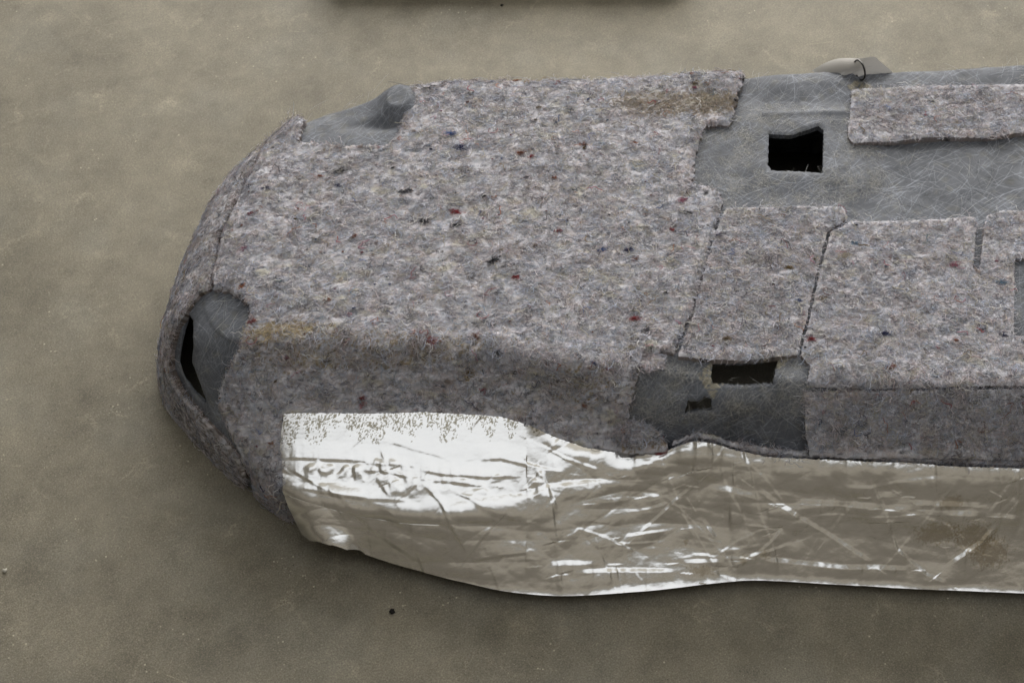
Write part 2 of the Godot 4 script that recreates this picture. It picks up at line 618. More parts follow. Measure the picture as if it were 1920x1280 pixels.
# pale scratches, crazing and specks in the concrete, each a mark of its own
func scratches() -> ImageTexture:
	var size := 2048
	var r := RandomNumberGenerator.new()
	r.seed = 77
	# crazing: pale hairlines along the crests of a warped ridge pattern, broken up by patches; and the sand grains of the concrete
	var vein := noise(81, 75.0, 1, FastNoiseLite.TYPE_CELLULAR)
	vein.cellular_return_type = FastNoiseLite.RETURN_DISTANCE2_SUB
	vein.domain_warp_enabled = true
	vein.domain_warp_amplitude = 55.0
	vein.domain_warp_frequency = 0.012
	var lines := vein.get_image(size, size).get_data()
	var patchy := noise(82, 150.0, 4).get_image(size, size).get_data()
	var coarse := noise(83, 6.0, 2).get_image(size, size).get_data()
	var bytes := PackedByteArray()
	bytes.resize(size * size * 4)
	for k in size * size:
		var a := 0
		var tone := 190
		var l := lines[k]
		if l < 11 and patchy[k] > 128:
			a = (11 - l) * (patchy[k] - 124) / 10
		elif patchy[k] > 176:
			a = (patchy[k] - 176) * coarse[k] / 260
		var g := (k * 7919 + (k >> 5) * 104729 + (k >> 11) * 1299709) & 1023
		g = (g * g + coarse[k] * 3) & 255
		if g < 44:
			a = maxi(a, g + coarse[k] / 6)
		elif g > 214:
			a = maxi(a, (g - 205) + (255 - coarse[k]) / 6)
			tone = 86
		var q := k * 4
		bytes[q] = tone
		bytes[q + 1] = tone - 7
		bytes[q + 2] = tone - 26
		bytes[q + 3] = mini(a, 200)
	var im := Image.create_from_data(size, size, false, Image.FORMAT_RGBA8, bytes)
	# straight short scuffs
	for k in 150:
		var p := Vector2(r.randf(), r.randf()) * size
		var angle := r.randf_range(-0.5, 0.5) + (PI if r.randf() < 0.3 else 0.0)
		var strength := r.randf_range(0.15, 0.6)
		for step in r.randi_range(8, 50):
			p += Vector2.from_angle(angle)
			dab(im, p, Color(0.72, 0.69, 0.60), strength * r.randf_range(0.2, 1.0))
	# clustered pale and dark specks
	for k in 420:
		var p := Vector2(r.randf(), r.randf()) * size
		for q in r.randi_range(1, 14):
			var at := p + Vector2(r.randfn(), r.randfn()) * 13.0
			var pale := r.randf() < 0.62
			var c := Color(0.80, 0.78, 0.70) if pale else Color(0.19, 0.17, 0.14)
			var strength := r.randf_range(0.35, 0.95)
			dab(im, at, c, strength)
			if r.randf() < 0.35:
				dab(im, at + Vector2(1, 0), c, strength * 0.8)
				dab(im, at + Vector2(0, 1), c, strength * 0.7)
				dab(im, at + Vector2(1, 1), c, strength * 0.5)
	# rubbed cloudy patches made of many faint grains
	for k in 200:
		var p := Vector2(r.randf(), r.randf()) * size
		var pale := r.randf() < 0.75
		var wide := r.randf_range(10.0, 42.0)
		for q in r.randi_range(200, 900):
			dab(im, p + Vector2(r.randfn(), r.randfn() * 0.7) * wide, Color(0.66, 0.63, 0.55) if pale else Color(0.30, 0.29, 0.27), r.randf_range(0.08, 0.34))
	return ImageTexture.create_from_image(im)


func dab(im: Image, p: Vector2, c: Color, strength: float) -> void:
	var x := posmod(int(p.x), im.get_width())
	var y := posmod(int(p.y), im.get_height())
	var old := im.get_pixel(x, y)
	c.a = clampf(old.a + strength * (1.0 - old.a), 0.0, 0.95)
	im.set_pixel(x, y, c)


# ------------------------------------------------------------------ the cover
func lump(p: Vector3, x: float, z: float, rx: float, rz: float) -> float:
	var a := (p.x - x) / rx
	var b := (p.z - z) / rz
	return exp(-a * a - b * b)


func to_line(p: Vector2, line: PackedVector2Array) -> float:
	var d := 1e9
	for k in line.size() - 1:
		d = minf(d, Geometry2D.get_closest_point_to_segment(p, line[k], line[k + 1]).distance_to(p))
	return d


# dents and swells of the moulded form that felt and shell share
func swell(p: Vector3) -> float:
	return 0.0


func shell_shape(p: Vector3, n: Vector3) -> float:
	var h := 0.0004 * n_mid.get_noise_3dv(p) + 0.00012 * n_fine.get_noise_3dv(p) + 0.0016 * n_big.get_noise_3dv(p)
	# raised pad round the square opening
	var a := absf(p.x - 0.445) / 0.105
	var b := absf(p.z + 0.372) / 0.085
	h += 0.004 / (1.0 + pow(a, 10.0) + pow(b, 10.0))
	h += 0.0022 * exp(-pow((p.z + 0.447 + 0.05 * (p.x - 0.45)) / 0.006, 2.0)) * (1.0 if absf(p.x - 0.465) < 0.075 else 0.0)
	# the channel beside the upper felt strip
	h -= 0.006 * exp(-pow((p.x - 0.560 - (p.z + 0.45) * 0.3) / 0.010, 2.0)) * clampf((-0.37 - p.z) / 0.02, 0.0, 1.0)
	# front: a soft shoulder, then the face falls in
	h += 0.012 * lump(p, 0.29, 0.086, 0.15, 0.022)
	h -= 0.016 * lump(p, 0.30, 0.138, 0.16, 0.024)
	# a swollen knob at the far left edge
	h += 0.018 * minf(1.0, 1.5 * lump(p, -0.178, -0.482, 0.028, 0.034))
	h -= 0.011 * lump(p, -0.19, -0.440, 0.045, 0.011)
	h -= 0.004 * lump(p, -0.262, -0.475, 0.05, 0.035)
	# nose: a round boss behind the slit
	h += 0.004 * lump(p, -0.425, 0.0, 0.03, 0.04)
	h -= 0.005 * lump(p, -0.50, -0.03, 0.02, 0.06)
	# the far edge stands higher left of the cleft
	h += 0.0055 * smoothstep(0.36, 0.43, p.x) * (1.0 - smoothstep(0.545, 0.556, p.x)) * clampf((-0.475 - p.z) / 0.04, 0.0, 1.0)
	# cleft at the back edge where the tag hangs
	h -= 0.008 * lump(p, 0.553, -0.52, 0.010, 0.03)
	return h


func shell_tint(p: Vector3, _n: Vector3) -> Color:
	var v := 1.0 + 0.16 * n_mid.get_noise_3dv(p) + 0.08 * n_fine.get_noise_3dv(p) + 0.25 * n_big.get_noise_3dv(p * 1.7)
	var c := Color(0.44, 0.475, 0.555)
	var h := n_hue.get_noise_3dv(p * 0.8 + Vector3(4, 0, 0))
	if h > 0.25:
		c = c.lerp(Color(0.54, 0.54, 0.49), minf(h - 0.25, 0.4))
	# glue and fluff left at the rims of the openings
	var rim := minf(absf(p.x - 0.372) + absf(p.z - 0.03), absf(p.x - 0.279) + absf(p.z - 0.06))
	rim = minf(rim, absf(p.x - 0.553) + absf(p.z + 0.51))
	if rim < 0.022 and n_grain.get_noise_3dv(p) > -0.25:
		c = c.lerp(Color(1.0, 0.92, 0.70), 0.7)
	return Color(c.r * v, c.g * v, c.b * v)


func felt_shape(p: Vector3, n: Vector3) -> float:
	var big := n_big.get_noise_3dv(p)
	var mid := n_mid.get_noise_3dv(Vector3(p.x * 0.7, p.y, p.z))
	var fine := n_fine.get_noise_3dv(Vector3(p.x * 0.6, p.y, p.z))
	var grain := n_grain.get_noise_3dv(Vector3(p.x * 0.55, p.y, p.z))
	var h := 0.0022 * big + 0.0015 * mid + 0.0007 * fine + 0.0004 * grain
	if p.z > 0.04 and Geometry2D.is_point_in_polygon(Vector2(p.x, p.z), foil_area):
		return h * 0.3 - 0.0055
	return h


var groove: PackedVector2Array
var swoop: PackedVector2Array
var crest: PackedVector2Array

func main_felt_shape(p: Vector3, n: Vector3) -> float:
	var h := felt_shape(p, n)
	var q := Vector2(p.x, p.z)
	if p.z > -0.05 and p.z < 0.13:
		var g := to_line(q, groove) / 0.0035
		h -= 0.0016 * exp(-g * g)
		g = to_line(q, swoop) / 0.020
		h -= 0.006 * exp(-g * g)
		g = to_line(q, crest) / 0.022
		h += 0.006 * exp(-g * g)
	# a curled corner at the back and hollows worn in the top
	h += 0.009 * lump(p, 0.34, -0.505, 0.05, 0.03)
	h += 0.007 * lump(p, -0.338, -0.468, 0.025, 0.022)
	h += 0.0022 * n_mid.get_noise_3d(p.x * 0.8 + 4.0, p.y, p.z) * smoothstep(-0.05, 0.01, p.z)
	h -= 0.0025 * lump(p, -0.13, -0.215, 0.04, 0.012)
	h -= 0.002 * lump(p, -0.25, -0.34, 0.03, 0.008)
	return h


var fleck_near := {}
var dyes := {"navy": Color(0.05, 0.06, 0.16), "red": Color(0.42, 0.07, 0.08), "black": Color(0.025, 0.028, 0.036), "blue": Color(0.10, 0.18, 0.44), "orange": Color(0.58, 0.24, 0.12), "pink": Color(0.56, 0.22, 0.32), "pale": Color(0.66, 0.56, 0.52), "dark": Color(0.09, 0.09, 0.105), "ochre": Color(0.30, 0.21, 0.08), "cream": Color(0.56, 0.50, 0.40), "rust": Color(0.36, 0.15, 0.09), "sky": Color(0.27, 0.40, 0.54)}

func felt_tint(p: Vector3, _n: Vector3) -> Color:
	var s := Vector3(p.x * 0.55, p.y, p.z)
	var big := n_big.get_noise_3dv(p * 1.4 + Vector3(9, 0, 0))
	var mid := n_mid.get_noise_3dv(s + Vector3(0, 3, 0))
	var fine := n_fine.get_noise_3dv(s + Vector3(0, 5, 0))
	var grain := n_grain.get_noise_3dv(s)
	var v := 1.0 + 0.08 * big + 0.12 * mid + 0.13 * fine + 0.13 * grain
	var c := Color(0.745, 0.74, 0.815)
	var hue := n_hue.get_noise_3d(p.x * 0.9, p.y, p.z * 1.6)
	if hue > 0.12:
		c = c.lerp(Color(0.55, 0.58, 0.65), minf((hue - 0.12) * 2.0, 0.8))
	elif hue < -0.15:
		c = c.lerp(Color(0.655, 0.595, 0.60), minf((-0.15 - hue) * 2.0, 0.8))
	var hue2 := n_hue.get_noise_3dv(s * 0.6 + Vector3(0, 0, 8))
	if hue2 > 0.28:
		c = c.lerp(Color(0.61, 0.58, 0.47), minf((hue2 - 0.28) * 2.2, 0.7))
	var wad := n_wad.get_noise_3dv(Vector3(p.x * 0.6, p.y, p.z * 1.3))
	if wad > 0.40:
		c = c.lerp(Color(0.085, 0.088, 0.115), minf((wad - 0.40) * 3.2, 0.75))
	var cell := Vector2i(floori(p.x * 25.0), floori(p.z * 25.0))
	if fleck_near.has(cell):
		for spot in fleck_near[cell]:
			var d := lump(p, spot[1], spot[2], spot[3] * 1.15, spot[3] * 0.62) + 0.45 * fine + 0.3 * grain
			if d > 0.5:
				c = c.lerp(spot[0], clampf((d - 0.5) * 3.0, 0.25, 0.9))
	return Color(c.r * v, c.g * v, c.b * v)


func main_felt_tint(p: Vector3, n: Vector3) -> Color:
	var c := felt_tint(p, n)
	var g := n_fine.get_noise_3dv(p) + 0.8 * n_grain.get_noise_3dv(p)
	# brown soaked stain at the back corner, rusty streak at the front corner
	var a := lump(p, 0.26, -0.463, 0.115, 0.030)
	if a + 0.4 * g > 0.46:
		c = c.lerp(Color(0.30, 0.255, 0.195), clampf(0.62 + 0.45 * g, 0.0, 0.9))
	var b := lump(p, -0.325, -0.030, 0.055, 0.012) + 0.8 * lump(p, -0.20, -0.012, 0.07, 0.009) + 0.9 * lump(p, -0.08, 0.006, 0.08, 0.010) + 0.8 * lump(p, -0.30, -0.005, 0.06, 0.02) + 0.7 * lump(p, -0.19, 0.012, 0.12, 0.010) + 0.6 * lump(p, 0.10, 0.055, 0.06, 0.02)
	if b + 0.5 * g > 0.52:
		c = c.lerp(Color(0.34, 0.26, 0.13), clampf(0.5 + 0.6 * g, 0.0, 0.85))
	return c


var nose_line: PackedVector2Array

func nose_felt_tint(p: Vector3, n: Vector3) -> Color:
	var c := felt_tint(p, n)
	# the cut edges of the nose pieces are grubby
	var d := n_fine.get_noise_3dv(p * 1.2) + 0.6 * n_grain.get_noise_3dv(p)
	var near_cut := nearest_on(Vector2(p.x, p.z), [nose_line]).distance_to(Vector2(p.x, p.z)) < 0.012
	if d > (-0.05 if near_cut else 0.30):
		c = c.lerp(Color(0.17, 0.145, 0.125), 0.7)
	return c * Color(0.94, 0.93, 0.92)


func flap_tint(p: Vector3, n: Vector3) -> Color:
	var c := felt_tint(p, n)
	if p.z < 0.118 + 0.012 * n_fine.get_noise_3dv(p):
		c = c.lerp(Color(0.34, 0.26, 0.16), 0.8)
	return c


func lining_tint(p: Vector3, n: Vector3) -> Color:
	return felt_tint(p, n)


func felt_material(s: int) -> StandardMaterial3D:
	var m := StandardMaterial3D.new()
	m.vertex_color_use_as_albedo = true
	m.roughness = 0.95
	m.metallic_specular = 0.2
	m.uv1_triplanar = true
	m.uv1_world_triplanar = true
	m.uv1_scale = Vector3(1.7, 2.9, 2.9)
	m.albedo_texture = noise_texture(pixel_noise(50 + s, 3.6, 3), 0.66, 1.0, 1024)
	m.heightmap_enabled = true
	m.heightmap_scale = 0.05
	m.heightmap_texture = noise_texture(pixel_noise(60 + s, 4.0, 3), 0.0, 1.0, 1024)
	return m


func foil_shape(p: Vector3, _n: Vector3) -> float:
	var q := Vector2(p.x, p.z)
	var left_flat := clampf((0.065 - p.x + 0.25 * (p.z - 0.17)) / 0.03, 0.0, 1.0) * clampf((0.150 + 0.030 * smoothstep(-0.20, -0.06, p.x) - p.z + 0.02 * n_mid.get_noise_3dv(p)) / 0.02, 0.0, 1.0)
	var busy := lump(p, 0.10, 0.16, 0.09, 0.07)
	var low := clampf((p.z - 0.20) / 0.03, 0.0, 1.0)
	# long straight creases running in several directions, each a sharp bend between smooth facets
	var fold := 0.0
	for k in 6:
		var way: Array = [[0.02, 0.34, 0.055, 1.2], [0.22, 0.24, 0.058, 1.1], [-0.30, 0.22, 0.060, 1.1], [0.85, 0.20, 0.065, 1.0], [-0.75, 0.19, 0.065, 1.1], [0.05, 0.16, 0.022, 0.10]][k]
		var ca := cos(way[0])
		var sa := sin(way[0])
		var down := p.z - 0.9 * p.y
		var much: float = way[3] * (lerpf(1.0, 0.35, busy) if k in [0, 1, 5] else lerpf(1.0, 1.5, busy))
		fold += much * absf(n_fold.get_noise_3d((p.x * ca + down * sa) / way[1], (down * ca - p.x * sa) / way[2], k * 7.3))
	var fold2 := absf(n_fold.get_noise_3d((p.x * 0.85 - p.z * 0.6) / 0.05, (p.z * 0.85 + p.x * 0.6) / 0.014, 55.0))
	var cells := n_cell.get_noise_3d(p.x * 0.5, p.y, p.z)
	var quiet := 1.0 - 0.95 * left_flat
	var calm := 1.0 - 0.62 * smoothstep(0.16, 0.30, p.x)
	calm *= 1.0 - 0.5 * low
	var h := quiet * calm * lerpf(0.72, 0.6, smoothstep(0.0, -0.1, p.x)) * (0.0019 * fold + 0.00015 * cells + (0.00005 + 0.00035 * busy + 0.0001 * low) * fold2)
	h += 0.0004 * quiet * n_mid.get_noise_3dv(p) + 0.0030 * quiet * n_big.get_noise_3d(p.x * 0.8, p.y, p.z)
	var hem := clampf((0.015 - p.y) / 0.008, 0.0, 1.0)
	h += 0.0026 * hem * hem
	# the tented fold under the peak of the upper edge
	h += 0.0055 * maxf(0.0, 1.0 - absf(p.x - 0.258 - 0.1 * (p.z - 0.12)) / 0.035) * smoothstep(0.185, 0.125, p.z)
	h += 0.00006 * n_grain.get_noise_3dv(p)
	if p.x > 0.03 and p.z < 0.185:
		var wide := 0.016 + 0.003 * n_mid.get_noise_2d(p.x, 1.0)
		var d := to_line(q, foil_rim)
		if d < wide:
			h -= 21.0 * (wide - d) * (wide - d) * clampf((p.x - 0.03) / 0.1, 0.0, 1.0)
	var cell := Vector2i(floori(q.x / 0.02), floori(q.y / 0.02))
	if crease_near.has(cell):
		for k in crease_near[cell]:
			# a crease: a short sharp flank on one side of the line, a long gentle facet on the other
			var line: PackedVector2Array = creases[k]
			var least := 1e9
			var side := 0.0
			for s in line.size() - 1:
				var near := Geometry2D.get_closest_point_to_segment(q, line[s], line[s + 1])
				var off := q - near
				if off.length_squared() < least:
					least = off.length_squared()
					var across := (line[s + 1] - line[s]).orthogonal().normalized()
					if across.y < -0.2 or (absf(across.y) <= 0.2 and across.x < 0.0):
						across = -across
					side = signf(off.dot(across))
			var d := sqrt(least)
			var above: bool = (side < 0.0) == (p.x > 0.02)
			var wide: float = crease_wide[k] * (1.0 if above else 6.0)
			if d < wide:
				var tip := minf(q.distance_to(line[0]), q.distance_to(line[-1]))
				h += crease_high[k] * clampf(tip / 0.02, 0.08, 1.0) * (1.0 - d / wide) * (1.0 + 0.4 * n_fine.get_noise_2d(p.x * 0.6, float(k)))
	return h


var foil_rim: PackedVector2Array
var creases := []
var crease_near := {}
var crease_wide := []
var crease_high := []


func foil_tint(p: Vector3, n: Vector3) -> Color:
	var c := Color(0.87, 0.87, 0.87)
	var g := n_grain.get_noise_3d(p.x * 2.0, p.y, p.z * 1.5) + 0.5 * n_fine.get_noise_3d(p.x * 1.4, p.y, p.z * 0.6)
	# black rub marks along the upper left edge
	if p.x < 0.06 and p.z < 0.112:
		var band := 1.0 - absf(p.z - (0.079 + 0.02 * n_mid.get_noise_2d(p.x, 3.0))) / 0.021
		if band > 0.0 and g > 0.42 - 0.30 * minf(band * 1.6, 1.0):
			c = Color(0.30, 0.275, 0.22)
	# brown spatters
	for s in [[0.593, 0.212, 0.034, 0.012], [0.645, 0.217, 0.030, 0.017], [0.667, 0.232, 0.03, 0.016], [0.61, 0.185, 0.02, 0.006], [0.325, 0.232, 0.006, 0.006], [0.244, 0.215, 0.004, 0.004], [0.356, 0.227, 0.008, 0.005], [0.265, 0.246, 0.02, 0.006]]:
		var a := lump(p, s[0], s[1], s[2], s[3])
		if a > 0.2 and a + 0.5 * g > 0.52:
			c = c.lerp(Color(0.50, 0.43, 0.31), 0.5)
	return c


func tube(pos: PackedVector3Array, nor: PackedVector3Array, col: PackedColorArray, idx: PackedInt32Array, path: PackedVector3Array, radius: float, c: Color) -> void:
	var n := path.size()
	for k in n:
		var t := (path[mini(k + 1, n - 1)] - path[maxi(k - 1, 0)]).normalized()
		var side := t.cross(Vector3.UP)
		side = side.normalized() if side.length_squared() > 1e-8 else Vector3.RIGHT
		var up := side.cross(t)
		var r := radius * (0.45 if k == 0 or k == n - 1 else 1.0)
		for q in 3:
			var a := TAU * q / 3.0 + 0.5
			var d := side * cos(a) + up * sin(a)
			pos.append(path[k] + d * r)
			nor.append(d)
			col.append(c)
	var at := pos.size() - n * 3
	for k in n - 1:
		for q in 3:
			var a := at + k * 3 + q
			var b := at + k * 3 + (q + 1) % 3
			idx.append_array([a, b, a + 3, b, b + 3, a + 3])


# a pinch of fibres lying in the local xz plane
func pinch(s: int, count: int, spread: float, length: Vector2, radius: Vector2, curl: float, lift: Vector2, aim: float, palette: Array, segments := 6) -> ArrayMesh:
	var r := RandomNumberGenerator.new()
	r.seed = s
	var pos := PackedVector3Array()
	var nor := PackedVector3Array()
	var col := PackedColorArray()
	var idx := PackedInt32Array()
	for k in count:
		var at := Vector3(r.randfn() * spread * 0.6, 0, r.randfn() * spread * 0.6)
		var angle := r.randfn() * aim + (PI if r.randf() < 0.5 else 0.0)
		var turn := r.randfn() * curl
		var l := r.randf_range(length.x, length.y)
		var h0 := r.randf_range(lift.x, lift.y)
		var arch := r.randf_range(0.0, lift.y)
		var path := PackedVector3Array()
		for q in segments + 1:
			var u := float(q) / segments
			path.append(at + Vector3(0, h0 + arch * sin(u * PI) - (0.0008 if q == 0 or q == segments else 0.0), 0))
			at += Vector3(cos(angle), 0, sin(angle)) * l / segments
			angle += turn / segments + r.randfn() * curl * 0.28
		var c: Color = palette[r.randi() % palette.size()]
		tube(pos, nor, col, idx, path, r.randf_range(radius.x, radius.y), c * r.randf_range(0.75, 1.15))
	var arrays := []
	arrays.resize(Mesh.ARRAY_MAX)
	arrays[Mesh.ARRAY_VERTEX] = pos
	arrays[Mesh.ARRAY_NORMAL] = nor
	arrays[Mesh.ARRAY_COLOR] = col
	arrays[Mesh.ARRAY_INDEX] = idx
	var mesh := ArrayMesh.new()
	mesh.add_surface_from_arrays(Mesh.PRIMITIVE_TRIANGLES, arrays)
	return mesh


func strew(made: Dictionary, parent: Node, called: String, variants: Array, mat: Material, number: int, aim: float, scales: Vector2, tint: Callable, allow: Callable, sink := 0.0, clear := Vector2.ZERO, veer := 0.0) -> void:
	var pos: PackedVector3Array = made.pos
	var nor: PackedVector3Array = made.nor
	var weight: PackedFloat32Array = made.weight
	var count: int = made.count
	var buffers := []
	for v in variants:
		buffers.append(PackedFloat32Array())
	var placed := 0
	var tries := 0
	while placed < number and tries < number * 40:
		tries += 1
		var k := rng.randi() % count
		if rng.randf() > weight[k] / 4e-5:
			continue
		var p := pos[k]
		var n := nor[k]
		if n.z < -0.75 or not allow.call(p, n):
			continue
		if clear != Vector2.ZERO:
			var q := Vector2(p.x, p.z)
			var d := nearest_on(q, made.loops).distance_to(q) / maxf(n.y, 0.3)
			if d < clear.x or d > clear.y:
				continue
		var x := Vector3.RIGHT - n * n.x
		if x.length_squared() < 0.05:
			x = Vector3.BACK - n * n.z
		x = x.normalized().rotated(n, rng.randfn() * aim + veer)
		var z := x.cross(n)
		var s := rng.randf_range(scales.x, scales.y)
		p -= n * sink
		var c: Color = tint.call(p)
		buffers[rng.randi() % variants.size()].append_array([x.x * s, n.x * s, z.x * s, p.x, x.y * s, n.y * s, z.y * s, p.y, x.z * s, n.z * s, z.z * s, p.z, c.r, c.g, c.b, 1.0])
		placed += 1
	for v in variants.size():
		if buffers[v].size() == 0:
			continue
		var mm := MultiMesh.new()
		mm.transform_format = MultiMesh.TRANSFORM_3D
		mm.use_colors = true
		mm.mesh = variants[v]
		mm.instance_count = buffers[v].size() / 16
		mm.buffer = buffers[v]
		var o := MultiMeshInstance3D.new()
		o.name = called
		o.multimesh = mm
		o.material_override = mat
		o.set_meta("kind", "stuff")
		parent.add_child(o, true)


var wool := []
var wool_short := []
var yarn := []
var strands := []
var haze := []
var fibre_mat: StandardMaterial3D
var strand_mat: StandardMaterial3D

func always(_p: Vector3, _n: Vector3) -> bool:
	return true


func clear_of_foil(p: Vector3, n: Vector3) -> bool:
	return not (p.z > 0.04 and Geometry2D.is_point_in_polygon(Vector2(p.x, p.z), foil_area))


func wool_tint(p: Vector3) -> Color:
	var hue := n_hue.get_noise_3d(p.x * 0.9, p.y, p.z * 1.6)
	var c := Color(1, 1, 1)
	if hue > 0.12:
		c = Color(0.92, 0.97, 1.05)
	elif hue < -0.15:
		c = Color(1.04, 0.965, 0.95)
	var wad := n_wad.get_noise_3d(p.x * 0.6, p.y, p.z * 1.3)
	if wad > 0.40:
		c *= 0.42
	var a := lump(p, 0.26, -0.463, 0.115, 0.030)
	if a > 0.42:
		c = Color(0.66, 0.58, 0.46)
	var b := lump(p, -0.325, -0.030, 0.055, 0.012)
	if b > 0.45:
		c = Color(0.85, 0.72, 0.45)
	return c * rng.randf_range(0.8, 1.15)


func dim_tint(p: Vector3) -> Color:
	return wool_tint(p)


func plain_tint(_p: Vector3) -> Color:
	return Color(1, 1, 1) * rng.randf_range(0.7, 1.1)


func felt_piece(f: Dictionary, parent: Node, called: String, key: String, holes: Array, thick: float, round_at: float, ragged: float, depth: float, shape: Callable, tint: Callable, mat: Material, fibres: int, yarns: int, label := "") -> Dictionary:
	var made := sheet(f, outline(key), holes, thick, round_at, ragged, depth, shape, tint)
	var o := put(called, made.mesh, mat, parent, label)
	made.node = o
	strew(made, o, "wool_fibres", wool, fibre_mat, fibres, 0.75, Vector2(0.8, 1.2), wool_tint, clear_of_foil, 0.0005, Vector2(0.008, 9.0))
	strew(made, o, "edge_fuzz", wool_short, fibre_mat, fibres / 4, 1.6, Vector2(0.7, 1.3), wool_tint, clear_of_foil, 0.0003, Vector2(0.0015, 0.010))
	strew(made, o, "yarn_ends", yarn, fibre_mat, yarns, 1.3, Vector2(0.6, 1.25), plain_tint, clear_of_foil, 0.0002, Vector2(0.006, 9.0))
	strew(made, o, "dyed_yarn", yarn, fibre_mat, yarns / 4, 1.0, Vector2(0.4, 1.2), dyed_tint, clear_of_foil, 0.0003, Vector2(0.006, 9.0))
	return made


func dyed_tint(_p: Vector3) -> Color:
	var c: Color = dyes.values()[rng.randi() % dyes.size()]
	return c * 1.3


func add_crease(line: PackedVector2Array, wide: float, slope: float) -> void:
	var id := creases.size()
	creases.append(line)
	crease_wide.append(wide)
	crease_high.append(wide * slope)
	for s in line.size() - 1:
		var steps := int(line[s].distance_to(line[s + 1]) / 0.006) + 1
		for t in steps + 1:
			var p := line[s].lerp(line[s + 1], float(t) / steps)
			for dx in [-0.02, 0.0, 0.02]:
				for dz in [-0.02, 0.0, 0.02]:
					var cell := Vector2i(floori((p.x + dx) / 0.02), floori((p.y + dz) / 0.02))
					if not crease_near.has(cell):
						crease_near[cell] = []
					if not crease_near[cell].has(id):
						crease_near[cell].append(id)


